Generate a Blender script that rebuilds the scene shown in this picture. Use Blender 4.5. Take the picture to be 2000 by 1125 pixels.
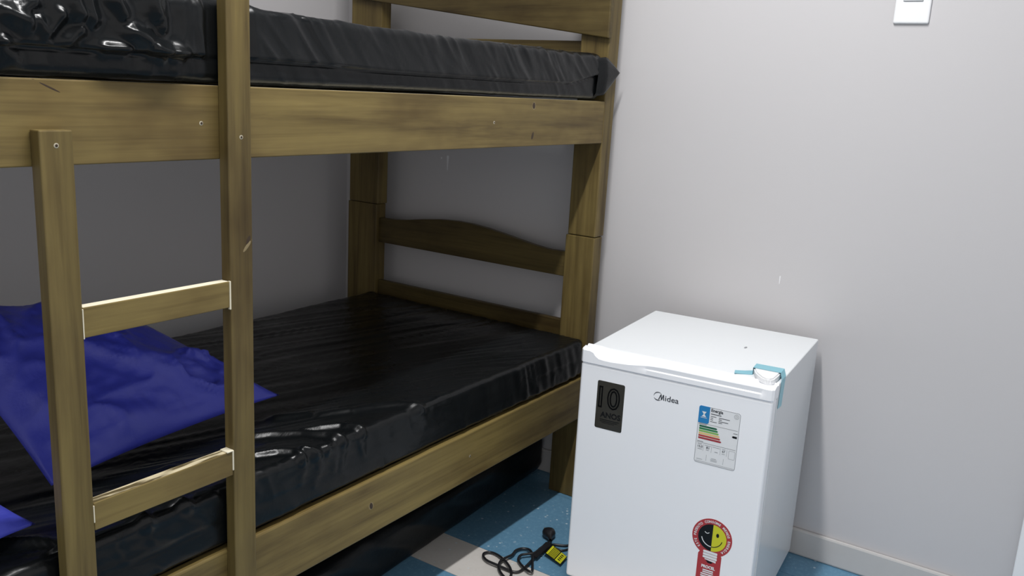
import bpy, bmesh, math
import numpy as np
from mathutils import Matrix, Vector

# ------------------------------------------------------------------ clear
for o in list(bpy.data.objects):
    bpy.data.objects.remove(o)
S = bpy.context.scene
COL = S.collection

# ------------------------------------------------------------------ camera
CAM = Vector((-2.3715, -1.1989, 1.2457))
YAW, PITCH, ROLL, FPX = 0.5802, -0.2234, 0.0554, 1707.1
fw = Vector((math.cos(PITCH) * math.cos(YAW), math.cos(PITCH) * math.sin(YAW), math.sin(PITCH)))
rt = fw.cross(Vector((0, 0, 1))).normalized()
up = rt.cross(fw)
rt2 = rt * math.cos(ROLL) + up * math.sin(ROLL)
up2 = -rt * math.sin(ROLL) + up * math.cos(ROLL)
cd = bpy.data.cameras.new('camera')
cd.sensor_width = 36.0
cd.lens = FPX / 2000.0 * 36.0
cd.clip_start = 0.02
cam = bpy.data.objects.new('camera', cd)
COL.objects.link(cam)
cam.matrix_world = Matrix(((rt2.x, up2.x, -fw.x, CAM.x), (rt2.y, up2.y, -fw.y, CAM.y),
                           (rt2.z, up2.z, -fw.z, CAM.z), (0, 0, 0, 1)))
S.camera = cam

# ------------------------------------------------------------------ world, lamp, exposure
w = bpy.data.worlds.new('room_world')
S.world = w
w.use_nodes = True
w.node_tree.nodes['Background'].inputs[0].default_value = (1.0, 0.985, 0.99, 1)
w.node_tree.nodes['Background'].inputs[1].default_value = 0.89
ld = bpy.data.lights.new('ceiling_light', 'AREA')
ld.shape = 'RECTANGLE'      # one long tube lamp, running parallel to the bed
ld.size = 1.15
ld.size_y = 0.06
ld.energy = 45.0
ld.color = (1.0, 0.99, 0.985)
lo = bpy.data.objects.new('ceiling_light', ld)
COL.objects.link(lo)
lo.location = (-1.30, -0.47, 2.57)
S.view_settings.view_transform = 'Standard'
S.view_settings.look = 'None'
S.view_settings.gamma = 1.0
S.view_settings.use_curve_mapping = False
S.view_settings.exposure = 0.0
S.cycles.max_bounces = 14
S.cycles.diffuse_bounces = 9
S.cycles.glossy_bounces = 5


# ------------------------------------------------------------------ material helpers
def lin(r, g, b):
    f = lambda c: (c / 255 / 12.92) if c / 255 <= 0.04045 else ((c / 255 + 0.055) / 1.055) ** 2.4
    return (f(r), f(g), f(b), 1.0)


class NT:
    def __init__(self, name):
        self.m = bpy.data.materials.new(name)
        self.m.use_nodes = True
        self.t = self.m.node_tree
        self.b = self.t.nodes['Principled BSDF']

    def n(self, typ, **kw):
        nd = self.t.nodes.new(typ)
        for k, v in kw.items():
            if k.startswith('i_'):
                nd.inputs[k[2:].replace('_', ' ')].default_value = v
            else:
                setattr(nd, k, v)
        return nd

    def l(self, a, b):
        self.t.links.new(a, b)

    def mix(self, fac, a, b, mode='MIX'):
        nd = self.n('ShaderNodeMix', data_type='RGBA', blend_type=mode)
        for s, v in ((0, fac), (6, a), (7, b)):
            if hasattr(v, 'is_linked') or hasattr(v, 'links'):
                self.l(v, nd.inputs[s])
            else:
                nd.inputs[s].default_value = v
        return nd.outputs[2]

    def noise(self, vec, scale, detail=4.0, rough=0.55, dist=0.0):
        nd = self.n('ShaderNodeTexNoise')
        nd.inputs['Scale'].default_value = scale
        nd.inputs['Detail'].default_value = detail
        nd.inputs['Roughness'].default_value = rough
        nd.inputs['Distortion'].default_value = dist
        if vec is not None:
            self.l(vec, nd.inputs['Vector'])
        return nd.outputs['Fac']

    def ramp(self, fac, stops):
        nd = self.n('ShaderNodeValToRGB')
        el = nd.color_ramp.elements
        while len(el) < len(stops):
            el.new(0.5)
        for e, (p, c) in zip(el, stops):
            e.position = p
            e.color = c if len(c) == 4 else (*c, 1)
        self.l(fac, nd.inputs[0])
        return nd.outputs[0]

    def coord(self, scale=(1, 1, 1), rot=(0, 0, 0)):
        tc = self.n('ShaderNodeTexCoord')
        mp = self.n('ShaderNodeMapping')
        mp.inputs['Scale'].default_value = scale
        mp.inputs['Rotation'].default_value = rot
        self.l(tc.outputs['Object'], mp.inputs['Vector'])
        return mp.outputs['Vector']

    def bump(self, h, strength=0.2, dist=0.002):
        nd = self.n('ShaderNodeBump')
        nd.inputs['Strength'].default_value = strength
        nd.inputs['Distance'].default_value = dist
        self.l(h, nd.inputs['Height'])
        self.l(nd.outputs[0], self.b.inputs['Normal'])

    def col(self, c):
        if isinstance(c, tuple):
            self.b.inputs['Base Color'].default_value = c
        else:
            self.l(c, self.b.inputs['Base Color'])

    def set(self, rough=0.5, spec=0.5, metal=0.0):
        self.b.inputs['Roughness'].default_value = rough
        self.b.inputs['Specular IOR Level'].default_value = spec
        self.b.inputs['Metallic'].default_value = metal
        return self


def plain(name, c, rough=0.5, spec=0.5, metal=0.0, var=0.06):
    t = NT(name)
    v = t.coord()
    f = t.noise(v, 40, 3)
    d = tuple(x * (1 - var) for x in c[:3]) + (1,)
    t.col(t.mix(f, c, d))
    t.set(rough, spec, metal)
    return t.m


def wall_mat(name, c):
    t = NT(name)
    v = t.coord()
    f = t.noise(v, 1.3, 3)
    d = tuple(x * 0.95 for x in c[:3]) + (1,)
    t.col(t.mix(f, c, d))
    t.set(0.55, 0.3)
    t.bump(t.noise(v, 220, 3, 0.6), 0.10, 0.001)
    return t.m


def wood_mat(name, axis, light=(0.200, 0.150, 0.052), dark=(0.072, 0.049, 0.017), tint=1.0):
    t = NT(name)
    sc = [16.0, 16.0, 16.0]
    sc[axis] = 0.9
    v = t.coord(tuple(sc))
    g = t.noise(v, 1.6, 7, 0.62, 0.35)
    sc2 = [70.0] * 3
    sc2[axis] = 2.2
    g2 = t.noise(t.coord(tuple(sc2)), 1.0, 3, 0.6)
    sc3 = [5.0] * 3
    sc3[axis] = 2.4
    bl = t.noise(t.coord(tuple(sc3)), 1.0, 4, 0.6)
    l4 = tuple(x * tint for x in light) + (1,)
    d4 = tuple(x * tint for x in dark) + (1,)
    m4 = tuple(0.62 * a + 0.38 * b for a, b in zip(l4[:3], d4[:3])) + (1,)
    base = t.ramp(g, [(0.30, d4), (0.47, m4), (0.62, l4)])
    base = t.mix(t.ramp(g2, [(0.42, (0, 0, 0, 1)), (0.62, (0.45, 0.45, 0.45, 1))]), base, m4)
    blot = t.ramp(bl, [(0.30, (0.52, 0.46, 0.42, 1)), (0.50, (0.92, 0.90, 0.90, 1)), (0.70, (1.10, 1.10, 1.04, 1))])
    sc4 = [120.0] * 3
    sc4[axis] = 4.0
    gl = t.ramp(t.noise(t.coord(tuple(sc4)), 1.0, 2, 0.5, 0.2), [(0.34, (0.55, 0.50, 0.45, 1)), (0.50, (1, 1, 1, 1))])
    base = t.mix(0.35, base, gl, 'MULTIPLY')
    t.col(t.mix(1.0, base, blot, 'MULTIPLY'))
    t.set(0.45, 0.28)
    t.bump(g2, 0.12, 0.0008)
    return t.m


def film_mat(name, c, rough, scale, strength, spec=0.5):
    t = NT(name)
    v = t.coord((1, 1, 1))
    f = t.noise(v, scale, 5, 0.6, 0.6)
    f2 = t.noise(t.coord((1, 2.6, 2.0), (0, 0, 0.45)), scale * 0.45, 3, 0.5, 0.9)
    s = t.n('ShaderNodeMath', operation='ADD')
    t.l(f, s.inputs[0])
    t.l(f2, s.inputs[1])
    t.col(c)
    t.set(rough, spec)
    rr = t.ramp(t.noise(v, 7, 3), [(0.35, (rough * 0.8,) * 3), (0.65, (rough * 1.25,) * 3)])
    t.l(rr, t.b.inputs['Roughness'])
    t.bump(s.outputs[0], strength, 0.004)
    return t.m


M = {}
M['wall'] = wall_mat('wall_paint', (0.565, 0.553, 0.560, 1))
M['ceil'] = wall_mat('ceiling_paint', (0.78, 0.78, 0.78, 1))
M['base'] = plain('baseboard_paint', (0.545, 0.53, 0.515, 1), 0.30, 0.5)
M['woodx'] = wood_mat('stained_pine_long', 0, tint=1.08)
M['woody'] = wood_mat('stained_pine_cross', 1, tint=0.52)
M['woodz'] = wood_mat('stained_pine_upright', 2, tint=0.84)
M['bare'] = plain('bare_pine', (0.80, 0.74, 0.57, 1), 0.6, 0.3, var=0.15)
M['knot'] = plain('knot_wood', (0.045, 0.026, 0.012, 1), 0.5, 0.4, var=0.4)
M['knotl'] = plain('knot_ring', (0.26, 0.20, 0.10, 1), 0.5, 0.4, var=0.3)
M['film'] = film_mat('black_plastic_film', (0.0034, 0.0042, 0.0048, 1), 0.28, 30, 0.16, 0.25)
M['filmr'] = film_mat('black_plastic_film_floor', (0.004, 0.0045, 0.005, 1), 0.36, 26, 0.25, 0.22)
M['blue'] = film_mat('blue_nonwoven_bag', (0.040, 0.050, 0.40, 1), 0.46, 34, 0.30)
M['white'] = plain('white_enamel', (0.90, 0.915, 0.945, 1), 0.28, 0.5, var=0.01)
M['side'] = plain('white_enamel_dim_side', (0.66, 0.68, 0.70, 1), 0.20, 0.5, var=0.02)  # greyer copy of the enamel; cabinet sides carry their shade in the colour
M['whitep'] = plain('white_plastic', (0.84, 0.85, 0.86, 1), 0.35, 0.5, var=0.01)
M['gask'] = plain('grey_gasket', (0.35, 0.36, 0.38, 1), 0.6)
M['tape'] = plain('blue_tape', (0.22, 0.52, 0.62, 1), 0.3, 0.5, var=0.1)
M['stick'] = plain('black_mirror_sticker', (0.040, 0.039, 0.034, 1), 0.08, 0.35)
M['ink'] = plain('dark_grey_ink', (0.05, 0.055, 0.065, 1), 0.45)
M['black'] = plain('black_ink', (0.004, 0.004, 0.005, 1), 0.3, 0.3)
M['inkl'] = plain('light_grey_ink', (0.30, 0.31, 0.33, 1), 0.5)
M['label'] = plain('label_paper', (0.80, 0.815, 0.83, 1), 0.35)
M['lblue'] = plain('label_blue', (0.015, 0.21, 0.50, 1), 0.35)
M['g1'] = plain('label_dark_green', (0.004, 0.11, 0.05, 1), 0.4)
M['g2'] = plain('label_green', (0.02, 0.20, 0.06, 1), 0.4)
M['g3'] = plain('label_lime', (0.22, 0.45, 0.10, 1), 0.4)
M['g4'] = plain('label_amber', (0.75, 0.52, 0.20, 1), 0.4)
M['g5'] = plain('label_red', (0.45, 0.05, 0.035, 1), 0.4)
M['g6'] = plain('label_crimson', (0.35, 0.03, 0.04, 1), 0.4)
M['red'] = plain('seal_red', (0.42, 0.035, 0.04, 1), 0.35)
M['yellow'] = plain('yellow_print', (0.62, 0.62, 0.02, 1), 0.4)
M['rubber'] = plain('black_rubber', (0.012, 0.012, 0.014, 1), 0.35, 0.5)
M['steel'] = plain('screw_steel', (0.55, 0.50, 0.38, 1), 0.4, 0.5, 0.7)
M['drip'] = plain('white_paint_drip', (0.80, 0.80, 0.82, 1), 0.5)


def tile_mat(name, c, fleck, amt):
    t = NT(name)
    v = t.coord()
    f = t.ramp(t.noise(v, 90, 5, 0.75), [(0.50, (0, 0, 0, 1)), (0.74, (1, 1, 1, 1))])
    f2 = t.noise(v, 6, 4)
    d = tuple(x * 0.72 for x in c[:3]) + (1,)
    base = t.mix(f2, c, d)
    vo = t.n('ShaderNodeTexVoronoi')
    vo.inputs['Scale'].default_value = 48
    t.l(v, vo.inputs['Vector'])
    spot = t.ramp(vo.outputs['Distance'], [(0.13, (1, 1, 1, 1)), (0.20, (0, 0, 0, 1))])
    n3 = t.ramp(t.noise(v, 23, 2), [(0.48, (0, 0, 0, 1)), (0.56, (1, 1, 1, 1))])
    sp = t.mix(1.0, spot, n3, 'MULTIPLY')
    a = t.mix(amt, (0, 0, 0, 1), f)
    base = t.mix(a, base, fleck)
    a2 = t.mix(0.7, (0, 0, 0, 1), sp)
    t.col(t.mix(a2, base, (0.62, 0.70, 0.76, 1)))
    t.set(0.33, 0.45)
    return t.m


M['tileb'] = tile_mat('blue_vinyl_tile', (0.125, 0.285, 0.43, 1), (0.27, 0.46, 0.60, 1), 0.5)
M['tilew'] = tile_mat('grey_white_vinyl_tile', (0.70, 0.67, 0.63, 1), (0.50, 0.46, 0.42, 1), 0.4)
M['grout'] = plain('tile_joint', (0.42, 0.42, 0.42, 1), 0.7)


# ------------------------------------------------------------------ object helpers
def link(name, me, mat=None, parent=None):
    o = bpy.data.objects.new(name, me)
    COL.objects.link(o)
    if mat is not None and me is not None:
        for mm in (mat if isinstance(mat, (list, tuple)) else [mat]):
            me.materials.append(mm)
    if parent is not None:
        o.parent = parent
    return o


def thing(name, label, cat, loc=(0, 0, 0), rz=0.0, group=None):
    o = bpy.data.objects.new(name, None)
    COL.objects.link(o)
    o.empty_display_size = 0.1
    o.location = loc
    o.rotation_euler = (0, 0, rz)
    o['label'] = label
    o['category'] = cat
    if group:
        o['group'] = group
    return o


def tag(o, label, cat, group=None):
    o['label'] = label
    o['category'] = cat
    if group:
        o['group'] = group
    return o


def mesh(name, v, f, smooth=False):
    me = bpy.data.meshes.new(name)
    me.from_pydata([tuple(map(float, p)) for p in v], [], [tuple(map(int, q)) for q in f])
    me.update()
    if smooth:
        me.polygons.foreach_set('use_smooth', [True] * len(me.polygons))
    return me


def hexa(name, lo_, hi_, mat, parent=None, bev=0.003, seg=2, off=(0, 0, 0), tweak=None, topmat=None):
    """a bevelled board; tweak(co) may move corners"""
    bm = bmesh.new()
    bmesh.ops.create_cube(bm, size=1)
    for q in bm.verts:
        q.co = Vector([(lo_[i] if q.co[i] < 0 else hi_[i]) for i in range(3)])
        if tweak:
            q.co = tweak(q.co)
    if topmat is not None:
        for fc in bm.faces:
            if fc.normal.z > 0.9:
                fc.material_index = 1
    if bev > 0:
        bmesh.ops.bevel(bm, geom=list(bm.edges), offset=bev, segments=seg, affect='EDGES', profile=0.5)
    for q in bm.verts:
        q.co -= Vector(off)
    me = bpy.data.meshes.new(name)
    bm.to_mesh(me)
    bm.free()
    mats = [mat] + ([topmat] if topmat is not None else [])
    return link(name, me, mats, parent)


def prism(name, poly, x0, x1, mat, parent, plane='yz', off=(0, 0, 0), bev=0.0015):
    n = len(poly)
    v = []
    for x in (x0, x1):
        for a, b in poly:
            v.append((x, a, b) if plane == 'yz' else ((a, x, b) if plane == 'xz' else (a, b, x)))
    f = [tuple(range(n)), tuple(range(2 * n - 1, n - 1, -1))]
    for i in range(n):
        j = (i + 1) % n
        f.append((i, i + n, j + n, j))
    v = [tuple(p[k] - off[k] for k in range(3)) for p in v]
    me = mesh(name, v, f)
    bm = bmesh.new()
    bm.from_mesh(me)
    bmesh.ops.recalc_face_normals(bm, faces=bm.faces)
    if bev > 0:
        eds = [e for e in bm.edges if e.calc_face_angle(0) > 0.6]
        bmesh.ops.bevel(bm, geom=eds, offset=bev, segments=2, affect='EDGES')
    bm.to_mesh(me)
    bm.free()
    return link(name, me, mat, parent)


def tube_mesh(name, pts, r, seg=10, closed=False, flat=1.0):
    pts = [Vector(p) for p in pts]
    n = len(pts)
    v, f = [], []
    prev = None
    for i, p in enumerate(pts):
        a = pts[max(i - 1, 0)]
        b = pts[min(i + 1, n - 1)]
        t = (b - a).normalized()
        side = t.cross(Vector((0, 0, 1)))
        if side.length < 1e-3:
            side = prev or Vector((1, 0, 0))
        side.normalize()
        if prev is not None and side.dot(prev) < 0:
            side = -side
        prev = side
        nn = side.cross(t).normalized()
        rr = r[i] if isinstance(r, (list, tuple)) else r
        for k in range(seg):
            an = 2 * math.pi * k / seg
            v.append(p + side * math.cos(an) * rr + nn * math.sin(an) * rr * flat)
    for i in range(n - 1):
        for k in range(seg):
            k2 = (k + 1) % seg
            f.append((i * seg + k, i * seg + k2, (i + 1) * seg + k2, (i + 1) * seg + k))
    f.append(tuple(range(seg - 1, -1, -1)))
    f.append(tuple((n - 1) * seg + k for k in range(seg)))
    return mesh(name, v, f, True)


def catmull(p, sub=6):
    p = [np.array(q, float) for q in p]
    out = []
    for i in range(len(p) - 1):
        p0 = p[max(i - 1, 0)]
        p1, p2 = p[i], p[i + 1]
        p3 = p[min(i + 2, len(p) - 1)]
        for k in range(sub):
            t = k / sub
            out.append(0.5 * (2 * p1 + (p2 - p0) * t + (2 * p0 - 5 * p1 + 4 * p2 - p3) * t * t +
                              (3 * p1 - p0 - 3 * p2 + p3) * t ** 3))
    out.append(p[-1])
    return out


# vectorised value noise ------------------------------------------------
_rng = np.random.RandomState(7)
_tab = _rng.rand(4096)


def vnoise(x, y=0.0, z=0.0, seed=0):
    x, y, z = np.broadcast_arrays(np.asarray(x, float), np.asarray(y, float), np.asarray(z, float))
    xi, yi, zi = np.floor(x).astype(int), np.floor(y).astype(int), np.floor(z).astype(int)
    fx, fy, fz = x - xi, y - yi, z - zi
    fx, fy, fz = [q * q * q * (q * (q * 6 - 15) + 10) for q in (fx, fy, fz)]

    def h(a, b, c):
        return _tab[(a * 73 + b * 1571 + c * 3407 + seed * 911 + ((a * 31) ^ (b * 17) ^ (c * 7))) & 4095]
    r = 0
    for i in (0, 1):
        for j in (0, 1):
            for k in (0, 1):
                r = r + h(xi + i, yi + j, zi + k) * (fx if i else 1 - fx) * (fy if j else 1 - fy) * (fz if k else 1 - fz)
    return r


def ridge(n, p=1.6):
    return np.clip(1 - np.abs(2 * n - 1), 0, 1) ** p


def sstep(a, b, x):
    t = np.clip((x - a) / (b - a), 0, 1)
    return t * t * (3 - 2 * t)


def rounded_box(lo_, hi_, r, res, dense=()):
    lo_, hi_ = np.array(lo_, float), np.array(hi_, float)
    V, F = [], []
    keys = {}
    ns = [max(2, int(round((hi_[i] - lo_[i]) / res[i]))) for i in range(3)]
    ax = []
    for i in range(3):
        t = np.linspace(0, 1, ns[i] + 1)
        g = lo_[i] + (hi_[i] - lo_[i]) * t
        extra = np.array([r * 0.12, r * 0.35, r * 0.7])
        for dax, a0, a1, step in dense:
            if dax == i:
                g = np.concatenate([g[(g < a0 - 1e-4) | (g > a1 + 1e-4)], np.arange(a0, a1, step)])
        g = np.unique(np.round(np.concatenate([g, lo_[i] + extra, hi_[i] - extra]), 5))
        ax.append(g)

    def vid(p):
        k = (int(round(p[0] * 1e5)), int(round(p[1] * 1e5)), int(round(p[2] * 1e5)))
        if k not in keys:
            keys[k] = len(V)
            V.append(p)
        return keys[k]
    for d in range(3):
        a, b = [(1, 2), (2, 0), (0, 1)][d]
        for s, c in ((0, lo_[d]), (1, hi_[d])):
            ids = np.zeros((len(ax[a]), len(ax[b])), int)
            for i, u in enumerate(ax[a]):
                for j, q in enumerate(ax[b]):
                    p = [0, 0, 0]
                    p[d] = c
                    p[a] = u
                    p[b] = q
                    ids[i, j] = vid(p)
            q = np.stack([ids[:-1, :-1], ids[1:, :-1], ids[1:, 1:], ids[:-1, 1:]], -1).reshape(-1, 4)
            if s == 0:
                q = q[:, ::-1]
            F.append(q)
    V = np.array(V)
    F = np.concatenate(F)
    inner = np.clip(V, lo_ + r, hi_ - r)
    d = V - inner
    N = d / (np.linalg.norm(d, axis=1)[:, None] + 1e-12)
    # spread the corner samples evenly over the arc
    P = inner + N * r
    return P, N, F


# ------------------------------------------------------------------ the room
WB = 1.115      # wall behind the long side of the bed
WL, WF, HC = -3.4, -2.6, 2.6


def struct(o):
    o['kind'] = 'structure'
    return o


floor = struct(hexa('floor', (WL - 2.2, WF - 2.2, -0.10), (0, WB, -0.002), M['grout'], bev=0))
xs = [0, -0.13, -0.55, -0.706, -1.126, -1.282, -1.702, -1.858, -2.278, -2.434, -2.854, -3.01, WL]
ys = [WF, -2.32, -1.90, -1.48, -1.06, -0.64, -0.22, 0.20, 0.62, 1.04, WB]
tmesh = {}
for i in range(len(xs) - 1):
    mat = M['tilew'] if (i >= 2 and i % 2 == 0) else M['tileb']
    for j in range(len(ys) - 1):
        hx, hy = (xs[i] - xs[i + 1]) / 2 - 0.0008, (ys[j + 1] - ys[j]) / 2 - 0.0008
        key = (round(hx, 4), round(hy, 4), mat.name)
        if key not in tmesh:
            v = [(sx * hx, sy * hy, z) for z in (-0.0025, 0.0) for sx, sy in ((-1, -1), (1, -1), (1, 1), (-1, 1))]
            f = [(3, 2, 1, 0), (4, 5, 6, 7), (0, 1, 5, 4), (1, 2, 6, 5), (2, 3, 7, 6), (3, 0, 4, 7)]
            me = mesh('tile', v, f)
            me.materials.append(mat)
            tmesh[key] = me
        o = bpy.data.objects.new('tile', tmesh[key])
        COL.objects.link(o)
        o.location = ((xs[i] + xs[i + 1]) / 2, (ys[j] + ys[j + 1]) / 2, 0)
        o.parent = floor

T = 0.1
wr = struct(hexa('wall_right', (0, WF - T, -0.1), (T, WB + T, HC), M['wall'], bev=0))
struct(hexa('wall_back', (WL - T, WB, -0.1), (0, WB + T, HC), M['wall'], bev=0))
struct(hexa('ceiling', (WL - T, WF - T, HC), (T, WB + T, HC + T), M['ceil'], bev=0))
struct(hexa('baseboard_right', (-0.013, -1.187, 0.0), (0, WB, 0.079), M['base'], bev=0.006))
struct(hexa('baseboard_back', (WL, WB - 0.013, 0.0), (-0.013, WB, 0.079), M['base'], bev=0.004))
# door casing at the right edge of the frame
tr = struct(hexa('trim_1', (-0.020, -1.262, 0.0), (0, -1.187, 2.12), M['whitep'], bev=0.003))
struct(hexa('trim_2', (-0.020, -2.14, 0.0), (0, -2.065, 2.12), M['whitep'], bev=0.003))
struct(hexa('trim_3', (-0.020, -2.065, 2.045), (0, -1.262, 2.12), M['whitep'], bev=0.003))
d1 = struct(hexa('door_1', (-0.010, -2.064, 0.006), (0, -1.263, 2.044), M['whitep'], bev=0.002))
hd = link('door_handle', tube_mesh('door_handle', catmull([(-0.012, -1.33, 1.02), (-0.05, -1.33, 1.02), (-0.055, -1.345, 1.02), (-0.055, -1.44, 1.02)], 5), 0.008, 8), M['steel'], d1)


def flat_blob(name, pts, nrm, mat, parent):
    me = mesh(name, pts, [tuple(range(len(pts)))])
    return link(name, me, mat, parent)


# small paint drips on the wall paint
def drip(y0, z0, l, wd, head):
    pts = []
    for k in range(10):
        a = math.pi * k / 9
        pts.append((-0.0006, y0 + head * math.cos(a), z0 + head * math.sin(a)))
    for k in range(10):
        a = math.pi + math.pi * k / 9
        pts.append((-0.0006, y0 + wd * math.cos(a), z0 - l + wd * math.sin(a)))
    flat_blob('paint_drip', pts, None, M['drip'], wr)


drip(0.645, 1.010, 0.045, 0.0012, 0.0045)
drip(0.672, 1.004, 0.002, 0.002, 0.003)
drip(-0.521, 0.785, 0.020, 0.001, 0.0018)

# ------------------------------------------------------------------ bunk bed
BO = (-1.06, 0.45, 0.0)
bed = thing('bunk_bed', 'olive-brown stained pine bunk bed with ladder, along the grey wall', 'bunk bed', BO)


def bb(name, lo_, hi_, mat, bev=0.003, parent=bed, tweak=None, topmat=None):
    return hexa(name, lo_, hi_, mat, parent, bev, 2, BO if parent is bed else BO, tweak, topmat)


XA, XF = -0.1146, -2.010
JZ = 0.832
# posts, in two stacked lengths
bb('post', (XA, 0.0, 0), (XA + 0.048, 0.098, JZ - 0.001), M['woodz'])
bb('post', (XA, 0.861, 0), (XA + 0.048, 0.995, JZ - 0.001), M['woodz'])
bb('post', (XF - 0.048, 0.0, 0), (XF, 0.098, JZ - 0.001), M['woodz'])
bb('post', (XF - 0.048, 0.861, 0), (XF, 0.995, JZ - 0.001), M['woodz'])


def taper(co):
    if co.z > 1.2 and co.x > -0.09:
        return Vector((co.x + 0.010, co.y, co.z))
    return co


bb('post', (XA, 0.0, JZ + 0.0005), (XA + 0.055, 0.092, 1.78), M['woodz'], tweak=taper)
bb('post', (XA, 0.855, JZ + 0.0005), (XA + 0.048, 0.990, 1.78), M['woodz'])
bb('post', (XF - 0.048, 0.0, JZ + 0.0005), (XF, 0.092, 1.78), M['woodz'])
bb('post', (XF - 0.048, 0.855, JZ + 0.0005), (XF, 0.990, 1.78), M['woodz'])
# long rails
ru = bb('side_rail', (XF, 0.0, 1.108), (XA, 0.024, 1.2255), M['woodx'], topmat=M['bare'], bev=0.002)
rl = bb('side_rail', (XF, 0.0, 0.270), (XA, 0.024, 0.4013), M['woodx'], bev=0.004)
bb('side_rail', (XF, 0.966, 1.108), (XA, 0.990, 1.2255), M['woodx'])
bb('side_rail', (XF, 0.966, 0.270), (XA, 0.990, 0.4013), M['woodx'])
# slats under both mattresses
for zt in (1.2235, 0.3985):
    for k in range(9):
        x = -0.24 - k * 0.2
        bb('slat', (x - 0.035, 0.0245, zt - 0.018), (x + 0.035, 0.9655, zt), M['woody'], bev=0.002)
    bb('ledger', (XF + 0.01, 0.0245, zt - 0.055), (XA - 0.01, 0.046, zt - 0.0185), M['woodx'], bev=0.002)
    bb('ledger', (XF + 0.01, 0.944, zt - 0.055), (XA - 0.01, 0.9655, zt - 0.0185), M['woodx'], bev=0.002)
# lower headboard: wave-topped panel and bottom rail
top = [(0.862, 0.783), (0.80, 0.7835), (0.745, 0.789), (0.67, 0.801), (0.589, 0.8105), (0.52, 0.8140), (0.462, 0.8125),
       (0.40, 0.8065), (0.34, 0.798), (0.28, 0.788), (0.223, 0.779), (0.18, 0.774), (0.157, 0.7725), (0.097, 0.7745)]
for xx in (XA + 0.014, XF - 0.034):
    prism('headboard_panel', [(0.097, 0.6976), (0.862, 0.6976)] + top, xx, xx + 0.020, M['woody'], bed, 'yz', BO)
    bb('end_rail', (xx, 0.0975, 0.450), (xx + 0.020, 0.8615, 0.5616), M['woody'])
    bb('end_rail', (xx, 0.0915, 1.300), (xx + 0.020, 0.8555, 1.392), M['woody'])


# upper head panel, screwed crookedly across the inner faces of the posts
def skew(co):
    return Vector((co.x, co.y, co.z + (co.y + 0.004) * 0.1205))


bb('head_panel', (XA - 0.0195, -0.006, 1.398), (XA - 0.0005, 0.972, 1.512), M['woody'], tweak=skew)
# ladder
TL = -0.0236
st1 = bb('ladder_stile', (-1.744, TL, 0.0), (-1.697, -0.0003, 1.1585), M['woodz'], bev=0.002)
st2 = bb('ladder_stile', (-1.4383, TL, 0.0), (-1.3912, -0.0003, 1.78), M['woodz'], bev=0.002)
bb('rung', (-1.6965, TL + 0.001, 0.861), (-1.4388, -0.002, 0.9065), M['woodx'], bev=0.0015, topmat=M['bare'])
# lower rung: stain partly rubbed off its top
t = NT('worn_rung_top')
f = t.ramp(t.noise(t.coord((5, 40, 40)), 1.0, 4, 0.6), [(0.46, (0, 0, 0, 1)), (0.52, (1, 1, 1, 1))])
t.col(t.mix(f, (0.10, 0.075, 0.03, 1), (0.60, 0.52, 0.34, 1)))
t.set(0.55, 0.3)
bb('rung', (-1.6965, TL + 0.001, 0.556), (-1.4388, -0.002, 0.6015), M['woodx'], bev=0.0015, topmat=t.m)
for z in (0.32,):
    bb('rung', (-1.6965, TL + 0.001, z - 0.0455 - 0.09), (-1.4388, -0.002, z - 0.09), M['woodx'], bev=0.0015)
# pale glue beads where rungs meet the stiles
for x, z0, z1 in ((-1.4385, 0.858, 0.907), (-1.4385, 0.566, 0.603), (-1.6968, 0.860, 0.905), (-1.6968, 0.57, 0.598)):
    par = st2 if x > -1.5 else st1
    wd = 0.0022 if x > -1.5 else 0.0013
    o = hexa('glue_bead', (x - wd, TL - 0.0010, z0), (x + 0.0004, TL + 0.004, z1), M['bare'], par, 0.0005, 1, BO)
o = hexa('glue_bead', (-1.452, TL - 0.0006, 0.6012), (-1.4382, -0.004, 0.6040), M['bare'], st2, 0.0008, 1, BO)


# screws and knots
def oval(name, par, c, rx, rz, y, mat, ang=0.0, th=0.0006, n=16):
    v = [(c[0] - BO[0], y - th - BO[1], c[1] - BO[2])]
    for k in range(n):
        a = 2 * math.pi * k / n
        px, pz = rx * math.cos(a), rz * math.sin(a)
        qx, qz = px * math.cos(ang) - pz * math.sin(ang), px * math.sin(ang) + pz * math.cos(ang)
        v.append((c[0] + qx - BO[0], y - BO[1] + 0.0002, c[1] + qz - BO[2]))
    return link(name, mesh(name, v, [(0, 1 + (k + 1) % n, 1 + k) for k in range(n)], True), mat, par)


for par, c, y in ((ru, (-1.471, 1.166), 0.0), (ru, (-0.658, 1.167), 0.0), (rl, (-0.693, 0.336), 0.0), (st1, (-1.721, 1.138), TL), (st2, (-1.412, 1.145), TL)):
    oval('screw', par, c, 0.0042, 0.0042, y, M['steel'], th=0.0012)
    oval('screw_slot', par, c, 0.0020, 0.0020, y - 0.0009, M['knot'], th=0.0006)
oval('knot', ru, (-0.488, 1.208), 0.011, 0.013, 0.0, M['knotl'], 0.1)
oval('knot', ru, (-0.4885, 1.2085), 0.0065, 0.008, -0.0004, M['knot'], 0.1)
oval('knot', ru, (-0.487, 1.134), 0.0065, 0.013, 0.0, M['knot'], -0.35)
oval('knot', ru, (-1.712, 1.214), 0.026, 0.0022, 0.0, M['knot'], -0.42, th=0.0003)
oval('knot', st2, (-1.4005, 0.9725), 0.0045, 0.0110, TL, M['knot'], -0.5)
oval('knot', st2, (-1.403, 0.962), 0.004, 0.016, TL, M['knotl'], -0.75)
oval('knot', rl, (-1.056, 0.340), 0.010, 0.012, 0.0, M['knotl'], 0.3)
oval('knot', rl, (-1.056, 0.340), 0.005, 0.008, -0.0004, M['knot'], 0.3)


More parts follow.
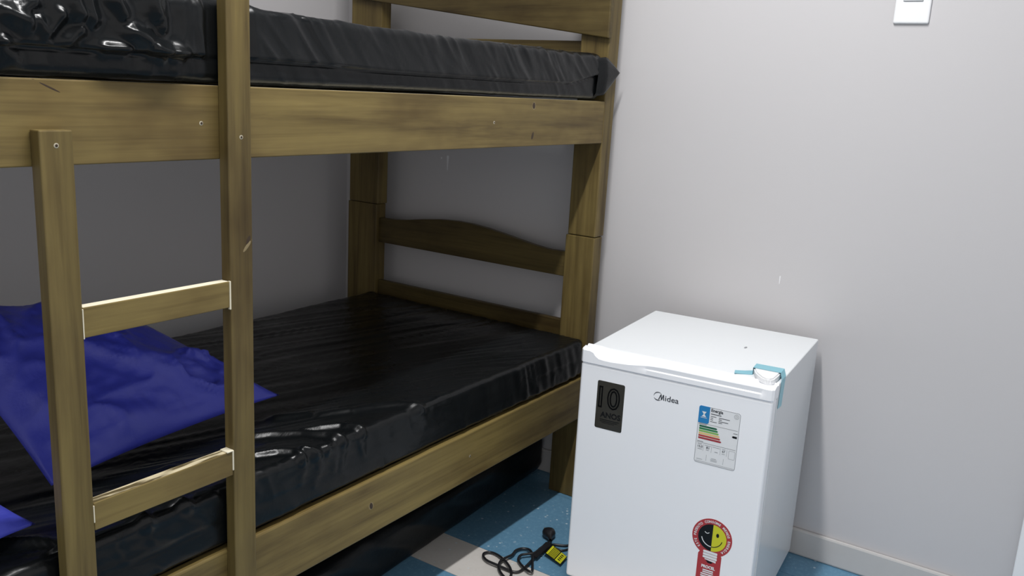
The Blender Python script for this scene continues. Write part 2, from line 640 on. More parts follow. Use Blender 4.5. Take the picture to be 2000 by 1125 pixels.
# ------------------------------------------------------------------ mattresses in black plastic film
def film_mattress(name, label, lo_, hi_, r, res, disp, mat, rz=0.0, group='mattresses wrapped in black plastic', dense=()):
    P, N, F = rounded_box(lo_, hi_, r, res, dense)
    d = disp(P, N)
    P = P + N * d[:, None]
    P[:, 2] = np.maximum(P[:, 2], lo_[2])
    c = np.array([(lo_[0] + hi_[0]) / 2, (lo_[1] + hi_[1]) / 2, lo_[2]])
    me = bpy.data.meshes.new('film_cover')
    me.from_pydata((P - c).tolist(), [], F.tolist())
    me.polygons.foreach_set('use_smooth', [True] * len(me.polygons))
    me.update()
    root = thing(name, label, 'mattress', tuple(c), rz, group)
    link('film_cover', me, mat, root)
    return root, c


def near_polyline(u, v, pts):
    best = np.full(u.shape, 9.0)
    for (a, b), (c, d) in zip(pts[:-1], pts[1:]):
        ex, ey = c - a, d - b
        t = np.clip(((u - a) * ex + (v - b) * ey) / (ex * ex + ey * ey + 1e-12), 0, 1)
        best = np.minimum(best, np.hypot(u - a - t * ex, v - b - t * ey))
    return best


# loose puffs of film on the upper mattress (x, z) and folds on the lower one (x, y)
PUFFS = [[(-1.768, 1.306), (-1.744, 1.298)], [(-1.728, 1.3), (-1.718, 1.286)], [(-1.713, 1.291), (-1.7, 1.309)], [(-1.679, 1.328), (-1.673, 1.315)],
         [(-1.659, 1.333), (-1.654, 1.307)], [(-1.618, 1.336), (-1.607, 1.319)], [(-1.558, 1.343), (-1.55, 1.325)], [(-1.544, 1.338), (-1.542, 1.308)],
         [(-1.634, 1.269), (-1.603, 1.27)], [(-1.557, 1.275), (-1.542, 1.269)], [(-1.523, 1.269), (-1.505, 1.269)], [(-1.776, 1.265), (-1.759, 1.251)],
         [(-1.594, 1.294), (-1.573, 1.285)], [(-1.674, 1.291), (-1.689, 1.277)], [(-1.749, 1.311), (-1.735, 1.322)]]
FOLDS = [[(-1.247, 0.149), (-1.21, 0.119), (-1.179, 0.084), (-1.15, 0.039), (-1.134, -0.004), (-1.144, -0.038)],
         [(-1.175, 0.096), (-1.134, 0.078), (-1.097, 0.055), (-1.08, 0.018), (-1.078, -0.027)], [(-1.184, 0.004), (-1.162, -0.009), (-1.164, -0.034)],
         [(-1.314, 0.07), (-1.276, 0.052), (-1.253, 0.026), (-1.247, -0.003), (-1.255, -0.031)], [(-1.236, 0.022), (-1.208, 0.001), (-1.206, -0.025), (-1.221, -0.048)],
         [(-1.078, 0.136), (-1.047, 0.12), (-1.018, 0.102)], [(-1.016, 0.095), (-0.963, 0.083), (-0.914, 0.049), (-0.871, -0.023)], [(-1.40, 0.02), (-1.375, -0.003), (-1.36, -0.013)],
         [(-1.153, 0.192), (-1.095, 0.159)], [(-1.45, 0.14), (-1.40, 0.09), (-1.37, 0.05)], [(-1.58, 0.08), (-1.53, 0.04), (-1.50, -0.01)], [(-1.66, 0.10), (-1.60, 0.04), (-1.58, -0.02)],
         [(-1.80, 0.12), (-1.74, 0.06), (-1.71, 0.0)]]


def disp_upper(P, N):
    x, y, z = P.T
    front = np.clip(-N[:, 1], 0, 1)
    topw = np.clip(N[:, 2], 0, 1)
    zs = 1.268 + 0.006 * (vnoise(x * 3.1, seed=3) - 0.5) + 0.030 * sstep(-0.35, -0.12, x)
    left = 1 - sstep(-1.45, -1.30, x)
    # seam: film above overhangs the film below
    above = sstep(-0.0015, 0.0015, z - zs)
    seam = above * np.exp(-np.clip(z - zs, 0, 1) / 0.035) * 0.0075 - 0.005 * np.exp(-((z - zs + 0.001) / 0.0025) ** 2)
    # fine slanting pleats running down to the seam (right part)
    s = x + 0.75 * (z - zs) + 0.012 * vnoise(x * 14, z * 9, seed=5)
    pl = ridge(vnoise(s * 30, z * 5, seed=1), 1.2) * 0.0075 + ridge(vnoise(s * 70, z * 9, seed=2), 1.3) * 0.0022
    env = 0.35 + 0.9 * vnoise(x * 2.2, seed=9)
    pleat = pl * env * (0.35 + 0.65 * above) * (1 - left)
    # crumpled loose film (left part)
    wx = x + 0.05 * vnoise(x * 9, z * 9, seed=21)
    wz = z + 0.05 * vnoise(x * 9, z * 9, seed=22)
    cr = ridge(vnoise(wx * 17, wz * 14, y * 10, seed=11), 1.3) * 0.014 + ridge(vnoise(wx * 40, wz * 26, y * 20, seed=12), 1.2) * 0.005 \
        + vnoise(x * 7, z * 5, y * 5, seed=13) * 0.012
    crum = cr * left * (0.35 + 0.65 * above)
    puff = np.zeros_like(x)
    for i, pl_ in enumerate(PUFFS):
        dd = near_polyline(x, z, pl_)
        wd = 0.0100 if i % 3 else 0.0135
        puff = np.maximum(puff, np.exp(-(dd / wd) ** 2) * (0.014 if i % 3 else 0.018))
    crum = crum * 0.8 + puff * np.where(z > 1.262, 1.0, 0.6)
    sag = vnoise(x * 4, y * 4, z * 4, seed=15) * 0.006
    tp = (ridge(vnoise(x * 10 + y * 6, y * 5, seed=17), 1.5) * 0.007) * topw
    d = front * (seam + pleat + crum * 0.85) + topw * (1 - front) * (tp + crum * 0.4 + 0.006 * vnoise(x * 6, seed=19) - 0.010 * (1 - left)) - 0.004 + 0.4 * sag
    # stay behind the ladder stiles and inside the end boards
    lim = np.where((front > 0.2) & (((x > -1.455) & (x < -1.375)) | (x < -1.9)), 0.0, 1.0)
    k = sstep(-1.37, -1.35, x) + (1 - sstep(-1.48, -1.46, x))
    k = np.clip(k, 0, 1)
    return np.where(front > 0.05, np.minimum(d, 0.0015 + 0.032 * k), d)


mu, cu = film_mattress('mattress', 'black plastic wrapped mattress on the top bunk', (-1.995, 0.003, 1.2265), (-0.1345, 0.885, 1.356), 0.020,
                       (0.0060, 0.014, 0.0035), disp_upper, M['film'], dense=((0, -1.80, -1.46, 0.0035),))
# gathered corner of the film poking out past the head post
rows, cols = 12, 14
ev, ef = [], []
for i in range(rows):
    u = i / (rows - 1)
    x = -0.172 + 0.105 * u
    hz = 0.050 * min(1.0, (1 - u) * 1.45) ** 0.9 + 0.003
    zc = 1.290 + 0.017 * u
    for j in range(cols):
        a = 2 * math.pi * j / cols
        cr = 0.0016 * math.sin(5 * a + 3 * u)
        yy = -0.004 - 0.010 * u - (0.009 * (1 - u) + 0.0022 + cr * (1 - u)) * math.cos(a)
        if i < 3:
            yy += 0.012 * (1 - i / 3)
        ev.append((x - cu[0] - 0.004 * abs(math.sin(a)) * u, yy - cu[1], zc + hz * math.sin(a) - cu[2]))
for i in range(rows - 1):
    for j in range(cols):
        j2 = (j + 1) % cols
        ef.append((i * cols + j, i * cols + j2, (i + 1) * cols + j2, (i + 1) * cols + j))
ef.append(tuple((rows - 1) * cols + j for j in range(cols)))
link('film_corner', mesh('film_corner', ev, ef, True), M['film'], mu)

# iso-lines of the folds across the lower mattress
_yt = np.linspace(-0.1, 1.0, 400)
_m = 0.27 + 0.62 * np.exp(-np.clip(_yt, 0, 1) / 0.09)
_F = np.concatenate([[0], np.cumsum((1 / _m[1:] + 1 / _m[:-1]) / 2 * np.diff(_yt))])


def disp_lower(P, N):
    x, y, z = P.T
    front = np.clip(-N[:, 1], 0, 1)
    topw = np.clip(N[:, 2], 0, 1)
    g = x + np.interp(y, _yt, _F)
    mm = np.interp(y, _yt, _m)
    wob = 0.05 * vnoise(x * 5, y * 8, seed=31)
    back = sstep(0.05, 0.35, y)
    f1 = ridge(vnoise((g + wob) * 9.0, x * 1.6, seed=33), 1.5) * (0.0030 + 0.0015 * back)
    f2 = ridge(vnoise((g + wob) * 24.0, x * 2.5, seed=34), 1.5) * 0.0022
    leftb = 1 - sstep(-1.15, -0.75, x)
    nearf = np.exp(-np.clip(y, 0, 1) / 0.12)
    f3 = ridge(vnoise((g + 0.4 * wob) * 30.0, x * 1.3, seed=36), 1.1) * 0.0065 * nearf * leftb
    f4 = ridge(vnoise((g + wob) * 55.0, x * 6, y * 6, seed=35), 1.3) * 0.0009
    ye = y - np.clip(0.503 - z, 0, 1)
    fold = np.zeros_like(x)
    for i, pl_ in enumerate(FOLDS):
        dd = near_polyline(x, ye, pl_)
        soft = 1.6 if i in (5, 6, 8, 9) else 1.0
        fold = np.maximum(fold, np.exp(-(dd / (0.0100 * soft)) ** 2) * 0.0115 / soft ** 0.5)
    t = (f1 * 0.8 + f2 * 0.45 + f3 * 0.35 + f4) * topw + fold * np.clip(topw * 1.1 + 0.15 * front, 0, 1)
    s = x + 0.35 * (z - 0.45)
    side = ridge(vnoise(s * 20, z * 10, seed=41), 1.5) * 0.0026 + ridge(vnoise(x * 3.5, z * 40, seed=42), 1.5) * 0.0018
    pleat = ridge(vnoise(s * 45, z * 10, seed=43), 1.4) * 0.0035 * sstep(-0.60, -0.40, x)
    zs = 0.458 + 0.008 * (vnoise(x * 3, seed=44) - 0.5)
    seam = -0.0022 * np.exp(-((z - zs) / 0.0025) ** 2)
    d = t + front * (side + pleat + seam) - 0.004 + 0.005 * (vnoise(x * 4, y * 4, seed=45) - 0.3) * topw
    k = np.ones_like(x)
    for xc in (-1.7205, -1.4148):
        k *= sstep(0.030, 0.050, np.abs(x - xc))
    return np.where(front > 0.05, np.minimum(d, -0.001 + 0.018 * k), d)


ml, cl = film_mattress('mattress', 'black plastic wrapped mattress on the bottom bunk, under the blue bag', (-1.995, 0.003, 0.4025), (-0.1155, 0.875, 0.523),
                       0.022, (0.0075, 0.0080, 0.006), disp_lower, M['film'], dense=((0, -1.46, -0.86, 0.003), (1, 0.003, 0.20, 0.003)))


def disp_floor(P, N):
    x, y, z = P.T
    front = np.clip(-N[:, 1], 0, 1)
    f = ridge(vnoise((x + 2.2 * z) * 7, z * 12, seed=51), 1.3) * 0.006 + vnoise(x * 3, z * 6, y * 3, seed=52) * 0.006
    return f * sstep(0.0, 0.05, z) - 0.004


mf, cf = film_mattress('mattress', 'black plastic wrapped mattress lying on the floor under the bottom bunk', (-1.93, 0.124, 0.001), (-0.030, 0.80, 0.142), 0.03,
                       (0.012, 0.02, 0.010), disp_floor, M['filmr'], rz=0.05)
mf.location.y += 0.012


# ------------------------------------------------------------------ blue bags on the lower mattress
def bag(name, label, corners, thick, seed, tilt_n=None, amp=0.02, nu=70, zmin=0.5345):
    A, B, C_, D = [np.array(c, float) for c in corners]   # u: A->B bottom, D->C top
    us = np.linspace(0, 1, nu)
    ctr = (A + B + C_ + D) / 4
    base = np.array([ctr[0], ctr[1], zmin])
    nrm = np.cross(B - A, D - A)
    nrm /= np.linalg.norm(nrm)
    U, Vv = np.meshgrid(us, us, indexing='ij')
    Pq = ((1 - U) * (1 - Vv))[..., None] * A + (U * (1 - Vv))[..., None] * B + (U * Vv)[..., None] * C_ + ((1 - U) * Vv)[..., None] * D
    # sides drawn in between the corners, as on a stuffed bag
    pin = 0.05
    e = (4 * U * (1 - U)) * (np.abs(2 * Vv - 1) ** 3)
    e2 = (4 * Vv * (1 - Vv)) * (np.abs(2 * U - 1) ** 3)
    Pq = Pq + ((ctr - Pq) * (pin * (e + e2))[..., None])
    bul = (np.clip(4 * U * (1 - U), 0, 1) * np.clip(4 * Vv * (1 - Vv), 0, 1)) ** 0.62
    w1 = ridge(vnoise(U * 4.5 + 1.4 * vnoise(U * 3, Vv * 3, seed=seed + 5), Vv * 4.5 + 1.6 * vnoise(U * 3 + 7, Vv * 3, seed=seed + 6), seed=seed), 3.0)
    w2 = ridge(vnoise(U * 8 + 1.2 * w1, Vv * 6, seed=seed + 1), 2.5)
    w3 = ridge(vnoise(U * 22, Vv * 20 + 3 * w1, seed=seed + 2), 1.3)
    edge = np.clip(np.minimum(np.minimum(U, 1 - U), np.minimum(Vv, 1 - Vv)) / 0.10, 0, 1)
    wr = (w1 * amp * 1.0 + w2 * amp * 0.45 + w3 * amp * 0.14) * (0.25 + 0.75 * edge) * edge
    front = Pq + nrm * (bul * thick + wr - amp * 0.5 * edge)[..., None]
    back = Pq - nrm * (bul * thick * 0.8)[..., None]
    V, F = [], []
    fid = np.arange(nu * nu).reshape(nu, nu)
    V += front.reshape(-1, 3).tolist()
    bid = np.full((nu, nu), -1)
    n = nu * nu
    for i in range(nu):
        for j in range(nu):
            if i in (0, nu - 1) or j in (0, nu - 1):
                bid[i, j] = fid[i, j]
            else:
                bid[i, j] = n
                V.append(back[i, j].tolist())
                n += 1
    for i in range(nu - 1):
        for j in range(nu - 1):
            F.append((fid[i, j], fid[i + 1, j], fid[i + 1, j + 1], fid[i, j + 1]))
            F.append((bid[i, j], bid[i, j + 1], bid[i + 1, j + 1], bid[i + 1, j]))
    V = np.array(V)
    lowz = zmin + 0.0
    V[:, 2] = np.where(V[:, 2] < lowz, lowz + 0.02 * (V[:, 2] - lowz) * 0, V[:, 2])
    V -= base
    root = thing(name, label, 'bag', tuple(base), 0, 'blue bags on the bottom bunk')
    me = mesh('bag_cover', V, F, True)
    link('bag_cover', me, M['blue'], root)
    return root


bag('blue_bag', 'large blue fabric bag on the bottom bunk, seen between the ladder stiles',
    ((-1.65, 0.185, 0.548), (-1.105, 0.235, 0.552), (-1.31, 0.53, 0.735), (-1.70, 0.57, 0.805)), 0.070, 61, amp=0.022)
bag('blue_bag', 'small corner of a blue bag at the left edge, left of the ladder',
    ((-2.00, 0.02, 0.556), (-1.735, 0.075, 0.550), (-1.755, 0.30, 0.576), (-1.98, 0.40, 0.598)), 0.035, 83, amp=0.012, nu=40, zmin=0.5375)

# ------------------------------------------------------------------ small fridge
FW, FTH, FX, FY, FZ, FD = 0.4609, 0.0776, -0.0354, -0.6537, 0.6409, 0.5036
cth, sth = math.cos(FTH), math.sin(FTH)
fr = thing('mini_fridge', 'white mini fridge with energy stickers beside the bunk bed', 'fridge',
           (FX + cth * -0.25 - sth * 0.23, FY + sth * -0.25 + cth * 0.23, 0), FTH)


def L(a, b, z):
    return (-a + 0.25, FW - b - 0.23, z)


def fbox(name, a0, a1, b0, b1, z0, z1, mat, parent=fr, bev=0.004, seg=3, tweak=None):
    lo_ = L(a1, b1, z0)
    hi_ = L(a0, b0, z1)
    return hexa(name, lo_, hi_, mat, parent, bev, seg, tweak=tweak)


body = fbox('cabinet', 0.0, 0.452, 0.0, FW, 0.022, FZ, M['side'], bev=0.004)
body.data.materials.append(plain('white_enamel_lit_top', (0.80, 0.83, 0.85, 1), 0.28, 0.5, var=0.01))  # paler copy for upward faces; light on the top is put into the colour
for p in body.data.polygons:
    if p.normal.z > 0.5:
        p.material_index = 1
fbox('door_gasket', 0.4525, 0.461, 0.006, FW - 0.006, 0.04, 0.630, M['gask'], bev=0.002)
door = fbox('door', 0.4615, FD, -0.0005, FW + 0.0005, 0.035, 0.611, M['white'], bev=0.007, seg=4)
for a in (0.04, 0.43):
    for b in (0.04, FW - 0.04):
        c = L(a, b, 0)
        bm = bmesh.new()
        bmesh.ops.create_cone(bm, cap_ends=True, segments=14, radius1=0.016, radius2=0.012, depth=0.0215)
        bmesh.ops.translate(bm, verts=bm.verts, vec=(c[0], c[1], 0.01075))
        me = bpy.data.meshes.new('foot')
        bm.to_mesh(me)
        bm.free()
        link('foot', me, M['rubber'], fr)

# top trim of the door with the scooped grip
lipb = [-0.0012, 0.022, 0.030, 0.0355, 0.0455, 0.06, 0.0789, 0.1218, 0.150, 0.173, 0.2123, 0.2489, 0.35, 0.44, 0.4622]
lipz = [0.6440, 0.6440, 0.6415, 0.6345, 0.6283, 0.6268, 0.6266, 0.6295, 0.6335, 0.6365, 0.6385, 0.6385, 0.6385, 0.6390, 0.6395]
Bs = np.unique(np.concatenate([np.linspace(-0.0012, 0.4622, 90), np.linspace(0.02, 0.06, 30)]))
V, F = [], []
for b in Bs:
    h = float(np.interp(b, lipb, lipz))
    g = float(sstep(0.13, 0.20, b) * (1 - sstep(0.43, 0.445, b)))
    endr = 0.006 * (1 - min(1.0, min(b + 0.0012, 0.4622 - b) / 0.007)) ** 2
    zb = 0.647 if b < 0.03 else float(0.647 - 0.0035 * sstep(0.03, 0.06, b))
    sc = float(sstep(0.028, 0.05, b) * (1 - sstep(0.15, 0.26, b)))
    fa = FD + 0.0022 - endr
    prof = [(fa - 0.0016, 0.6113), (fa, 0.6128), (fa, 0.6235), (fa - 0.0022 * g, 0.6262 if h > 0.629 else h - 0.0030), (fa - 0.0012 * g, h - 0.0022),
            (fa - 0.0022, h), (fa - 0.008, h + 0.0012 + 0.0 * sc), (fa - 0.018, h + 0.003 - 0.004 * sc), (0.470, zb - 0.0035), (0.4665, zb), (0.4620, zb), (0.4615, 0.6113)]
    for a, z in prof:
        V.append(L(a, float(b), z))
k = 12
for i in range(len(Bs) - 1):
    for j in range(k):
        j2 = (j + 1) % k
        F.append((i * k + j, i * k + j2, (i + 1) * k + j2, (i + 1) * k + j))
F.append(tuple(range(k - 1, -1, -1)))
F.append(tuple((len(Bs) - 1) * k + j for j in range(k)))
me = mesh('door_top_trim', V, F, True)
bm = bmesh.new()
bm.from_mesh(me)
bmesh.ops.recalc_face_normals(bm, faces=bm.faces)
bm.to_mesh(me)
bm.free()
me.polygons.foreach_set('use_smooth', [True] * len(me.polygons))
trim = link('door_top_trim', me, M['white'], fr)
md = trim.modifiers.new('edge', 'EDGE_SPLIT')
md.split_angle = math.radians(22)

# hinge cover
hp = [(0.384, 0.392), (0.384, 0.4535), (0.440, 0.4535), (0.474, 0.4515), (0.4845, 0.446), (0.4870, 0.436), (0.478, 0.424), (0.452, 0.405), (0.420, 0.393)]
prism('hinge_cover', [L(a, b, 0)[:2] for a, b in hp], 0.6395, 0.6555, M['whitep'], fr, 'xy', bev=0.003)


# blue transport tape: across the top, over the hinge cover and down the side
def strip(name, left, right, mat, parent):
    v = [L(*p) for p in left] + [L(*p) for p in right]
    n = len(left)
    f = [(i, i + 1, n + i + 1, n + i) for i in range(n - 1)]
    o = link(name, mesh(name, v, f), mat, parent)
    sm = o.modifiers.new('thick', 'SOLIDIFY')
    sm.thickness = 0.0004
    sm.offset = 0
    return o


strip('tape', [(0.424, 0.352, 0.6415), (0.412, 0.372, 0.6414), (0.396, 0.390, 0.6414), (0.388, 0.3912, 0.6563), (0.386, 0.4545, 0.6563), (0.397, 0.4616, 0.6440), (0.404, 0.4616, 0.606), (0.408, 0.4618, 0.575)],
      [(0.452, 0.358, 0.6425), (0.440, 0.378, 0.6414), (0.432, 0.394, 0.6414), (0.424, 0.3925, 0.6563), (0.424, 0.4548, 0.6563), (0.437, 0.4616, 0.6440), (0.443, 0.4616, 0.604), (0.447, 0.4618, 0.578)], M['tape'], fr)
# small scuff on the top sheet
oval_v = [L(0.2165 + 0.009 * math.cos(q) * (1 if k_ else 0.4), 0.322 + 0.0035 * math.sin(q), FZ + 0.0004) for k_ in (1,) for q in [2 * math.pi * i / 12 for i in range(12)]]
link('scuff', mesh('scuff', oval_v, [tuple(range(12))]), M['inkl'], body)

# ------- print on the door front
FA = FD + 0.0003


def fplate(name, poly, mat, parent, lay=0, th=0.0003):
    a = FA + lay * 0.00025
    n = len(poly)
    v = [L(a, b, z) for b, z in poly] + [L(a - th, b, z) for b, z in poly]
    f = [tuple(range(n)), tuple(range(2 * n - 1, n - 1, -1))] + [(i, i + n, (i + 1) % n + n, (i + 1) % n) for i in range(n)]
    return link(name, mesh(name, v, f), mat, parent)


def rrect(b0, b1, z0, z1, r, n=5, corners=(1, 1, 1, 1)):
    out = []
    for (cx, cz, a0, on) in ((b1 - r, z1 - r, 0, corners[1]), (b0 + r, z1 - r, 90, corners[0]), (b0 + r, z0 + r, 180, corners[2]), (b1 - r, z0 + r, 270, corners[3])):
        if on:
            for k in range(n + 1):
                a = math.radians(a0 + 90 * k / n)
                out.append((cx + r * math.cos(a), cz + r * math.sin(a)))
        else:
            a = math.radians(a0 + 45)
            out.append((cx + r * (1 if math.cos(a) > 0 else -1), cz + r * (1 if math.sin(a) > 0 else -1)))
    return out


def polys(name, plist, mat, parent, lay):
    """several flat printed shapes of one ink as one object"""
    a = FA + lay * 0.00025
    v, f = [], []
    for p in plist:
        s = len(v)
        v += [L(a, b, z) for b, z in p]
        f.append(tuple(range(s, s + len(p))))
    return link(name, mesh(name, v, f), mat, parent)


def ringpoly(outer, inner):
    n = len(outer)
    return [[outer[i], outer[(i + 1) % n], inner[(i + 1) % n], inner[i]] for i in range(n)]


def rect(b0, b1, z0, z1):
    return [(b0, z0), (b1, z0), (b1, z1), (b0, z1)]


_dg = None


def text2d(s, outline=0.0, bold=0.0):
    cu_ = bpy.data.curves.new('t', 'FONT')
    cu_.body = s
    cu_.size = 1.0
    cu_.resolution_u = 3
    if outline > 0:
        cu_.fill_mode = 'NONE'
        cu_.bevel_depth = outline
        cu_.bevel_resolution = 0
    else:
        cu_.fill_mode = 'FRONT'
        cu_.offset = bold
    o = bpy.data.objects.new('t', cu_)
    COL.objects.link(o)
    dg = bpy.context.evaluated_depsgraph_get()
    me = o.evaluated_get(dg).to_mesh()
    v = np.array([tuple(q.co) for q in me.vertices])
    f = [tuple(p.vertices) for p in me.polygons]
    o.evaluated_get(dg).to_mesh_clear()
    bpy.data.objects.remove(o)
    bpy.data.curves.remove(cu_)
    return v, f


def ftext(name, s, b0, b1, z0, z1, mat, parent, lay, outline=0.0, bold=0.0, shear=0.0):
    v, f = text2d(s, outline, bold)
    mn, mx = v[:, :2].min(0), v[:, :2].max(0)
    q = (v[:, :2] - mn) / (mx - mn)
    a = FA + lay * 0.00025
    pts = [L(a, b0 + (b1 - b0) * u + shear * w_, z0 + (z1 - z0) * w_) for u, w_ in q]
    return link(name, mesh(name, pts, f), mat, parent)


# black ten-year sticker
bs = fplate('warranty_sticker', rrect(0.0475, 0.1180, 0.4535, 0.5742, 0.0045), M['stick'], fr)
bs['label'] = 'glossy black sticker reading 10 ANOS'
ftext('number_print', '10', 0.0525, 0.1080, 0.5060, 0.5620, M['black'], bs, 1, outline=0.026)
ftext('word_print', 'ANOS', 0.0600, 0.1130, 0.4830, 0.4975, M['black'], bs, 1, bold=0.03)
polys('fine_print', [rect(0.060, 0.110, 0.4765, 0.4782), rect(0.060, 0.105, 0.4725, 0.4740), rect(0.066, 0.098, 0.4690, 0.4702)], M['black'], bs, 1)

# maker's logo
lg = fplate('logo', ringpoly([(0, 0)], [(0, 0)])[0] if False else rect(0.1990, 0.1992, 0.5650, 0.5652), M['ink'], fr)
arc = []
cb, cz, R0 = 0.2010, 0.5665, 0.0107
for a0, a1, wmax in ((35, 185, 0.0019), (200, 318, 0.0022)):
    n = 20
    for k in range(n):
        q0, q1 = a0 + (a1 - a0) * k / n, a0 + (a1 - a0) * (k + 1) / n
        w0, w1 = wmax * math.sin(math.pi * k / n) + 0.0002, wmax * math.sin(math.pi * (k + 1) / n) + 0.0002
        c0, s0, c1, s1 = math.cos(math.radians(q0)), math.sin(math.radians(q0)), math.cos(math.radians(q1)), math.sin(math.radians(q1))
        arc.append([(cb + R0 * c0, cz + R0 * s0), (cb + R0 * c1, cz + R0 * s1), (cb + (R0 - w1) * c1, cz + (R0 - w1) * s1), (cb + (R0 - w0) * c0, cz + (R0 - w0) * s0)])
polys('logo_swoosh', arc, M['ink'], lg, 0)
# slanted M then the remaining letters
polys('logo_letter', [[(0.2015, 0.5590), (0.2042, 0.5590), (0.2092, 0.5725), (0.2068, 0.5725)],
                      [(0.2068, 0.5725), (0.2092, 0.5725), (0.2110, 0.5592), (0.2088, 0.5592)],
                      [(0.2088, 0.5592), (0.2110, 0.5592), (0.2150, 0.5725), (0.2126, 0.5725)],
                      [(0.2126, 0.5725), (0.2152, 0.5725), (0.2166, 0.5590), (0.2142, 0.5590)]], M['ink'], lg, 0)
ftext('logo_word', 'idea', 0.2185, 0.2515, 0.5586, 0.5722, M['ink'], lg, 0, bold=0.012)

# energy label
E0, E1, Z0, Z1 = 0.3010, 0.3962, 0.4312, 0.5685
el = fplate('energy_label', rrect(E0, E1, Z0, Z1, 0.006), M['label'], fr)
el['label'] = 'white energy rating label with coloured bars'
polys('border_print', ringpoly(rrect(E0, E1, Z0, Z1, 0.006), rrect(E0 + 0.0010, E1 - 0.0010, Z0 + 0.0010, Z1 - 0.0010, 0.0052)), M['inkl'], el, 1)
eb = fplate('blue_panel', rrect(E0, 0.3262, 0.5275, Z1, 0.005, corners=(1, 0, 0, 1)), M['lblue'], el, 2)
polys('emblem_print', [[(0.3082, 0.5555), (0.3190, 0.5555), (0.3150, 0.5500), (0.3122, 0.5500)], [(0.3082, 0.5430), (0.3190, 0.5430), (0.3150, 0.5480), (0.3122, 0.5480)],
                       rect(0.3120, 0.3150, 0.5475, 0.5505), rect(0.3062, 0.3210, 0.5402, 0.5412)], M['label'], el, 3)
ftext('heading_print', 'Energia', 0.3290, 0.3565, 0.5560, 0.5660, M['ink'], el, 1, bold=0.03)
polys('fine_print', [rect(0.3290, 0.3530, 0.5525, 0.5542)] +
      [rect(0.3290, 0.3290 + q, z, z + 0.0013) for q, z in ((0.0130, 0.5470), (0.0060, 0.5430), (0.0060, 0.5390), (0.0150, 0.5345))] +
      [rect(0.3480, 0.3480 + q, z, z + 0.0014) for q, z in ((0.0250, 0.5468), (0.0070, 0.5430), (0.0220, 0.5388), (0.0085, 0.5352))] +
      [rect(0.3010 + 0.003, 0.3962 - 0.003, 0.5262, 0.5268), rect(0.304, 0.3932, 0.4800, 0.4806), rect(0.304, 0.322, 0.5238, 0.5248), rect(0.304, 0.318, 0.4826, 0.4836), rect(0.384, 0.3935, 0.5185, 0.5196)], M['ink'], el, 1)
yb = 0.5190
for i, (mk, e) in enumerate((('g1', 0.0415), ('g2', 0.0440), ('g3', 0.0465), ('g4', 0.0490), ('g5', 0.0510), ('g6', 0.0540))):
    z1_ = yb - i * 0.0057 + 0.003
    z0_ = z1_ - 0.0043
    polys('rating_bar', [[(0.3055, z0_), (0.3055 + e - 0.0022, z0_), (0.3055 + e, (z0_ + z1_) / 2), (0.3055 + e - 0.0022, z1_), (0.3055, z1_)]], M[mk], el, 1)
polys('rating_arrow', [[(0.3815, 0.5105), (0.3840, 0.5080), (0.3930, 0.5080), (0.3930, 0.5130), (0.3840, 0.5130)]], M['black'], el, 1)
circ = lambda cb_, cz_, r_, n=20: [(cb_ + r_ * math.cos(2 * math.pi * i / n), cz_ + r_ * math.sin(2 * math.pi * i / n)) for i in range(n)]
polys('stamp_print', ringpoly(circ(0.3872, 0.5590, 0.0055), circ(0.3872, 0.5590, 0.0048)) + ringpoly(circ(0.3872, 0.5590, 0.0026), circ(0.3872, 0.5590, 0.0019)), M['inkl'], el, 1)
polys('grid_print', [rect(b, b + 0.0006, 0.4610, 0.4775) for b in (0.3195, 0.3385, 0.3590, 0.3740)] + [rect(b, b + 0.0006, 0.4390, 0.4535) for b in (0.3285, 0.3680)] +
      ringpoly(rrect(0.3785, 0.3930, 0.4565, 0.4765, 0.002), rrect(0.3791, 0.3924, 0.4571, 0.4759, 0.0016)) + [rect(0.305, 0.392, 0.4345, 0.4352)], M['inkl'], el, 1)
polys('fine_print', [rect(0.3060, 0.3160, 0.4760, 0.4774), rect(0.3065, 0.3175, 0.4640, 0.4652), rect(0.3265, 0.3330, 0.4645, 0.4656), rect(0.3225, 0.3370, 0.4752, 0.4762), rect(0.3410, 0.3580, 0.4752, 0.4762),
                      rect(0.3465, 0.3540, 0.4640, 0.4655), rect(0.3630, 0.3710, 0.4755, 0.4765), rect(0.3630, 0.3705, 0.4640, 0.4650), rect(0.3065, 0.3200, 0.4395, 0.4405), rect(0.3390, 0.3540, 0.4410, 0.4420), rect(0.3390, 0.3540, 0.4440, 0.4450), rect(0.3400, 0.3520, 0.4470, 0.4480)], M['inkl'], el, 1)
for s_, b0, b1, z0_, z1_ in (('15,0', 0.3065, 0.3180, 0.4672, 0.4735), ('81', 0.3265, 0.3335, 0.4678, 0.4735), ('67', 0.3635, 0.3705, 0.4680, 0.4735)):
    ftext('figure_print', s_, b0, b1, z0_, z1_, M['ink'], el, 1, bold=0.02)

# red energy saving seal
BC, ZC, RS = 0.3632, 0.2550, 0.0472
poly = []
for k in range(41):
    a = math.radians(-58 + (360 - 64) * k / 40)
    poly.append((BC + RS * math.cos(a), ZC + RS * math.sin(a)))
poly += [(BC - 0.0285, ZC - 0.0460), (BC - 0.0285, 0.118), (BC + 0.0270, 0.118), (BC + 0.0270, ZC - 0.0430)]
sl = fplate('energy_seal', poly, M['red'], fr)
sl['label'] = 'red bulb-shaped energy saving seal'
half = lambda a0, a1, r_, n=24: [(BC + 0.0005 + r_ * math.cos(math.radians(a0 + (a1 - a0) * k / n)), ZC + r_ * math.sin(math.radians(a0 + (a1 - a0) * k / n))) for k in range(n + 1)]
polys('seal_dark_half', [half(90, 270, 0.0335)], M['black'], sl, 1)
polys('seal_yellow_half', [half(-90, 90, 0.0335)], M['yellow'], sl, 1)


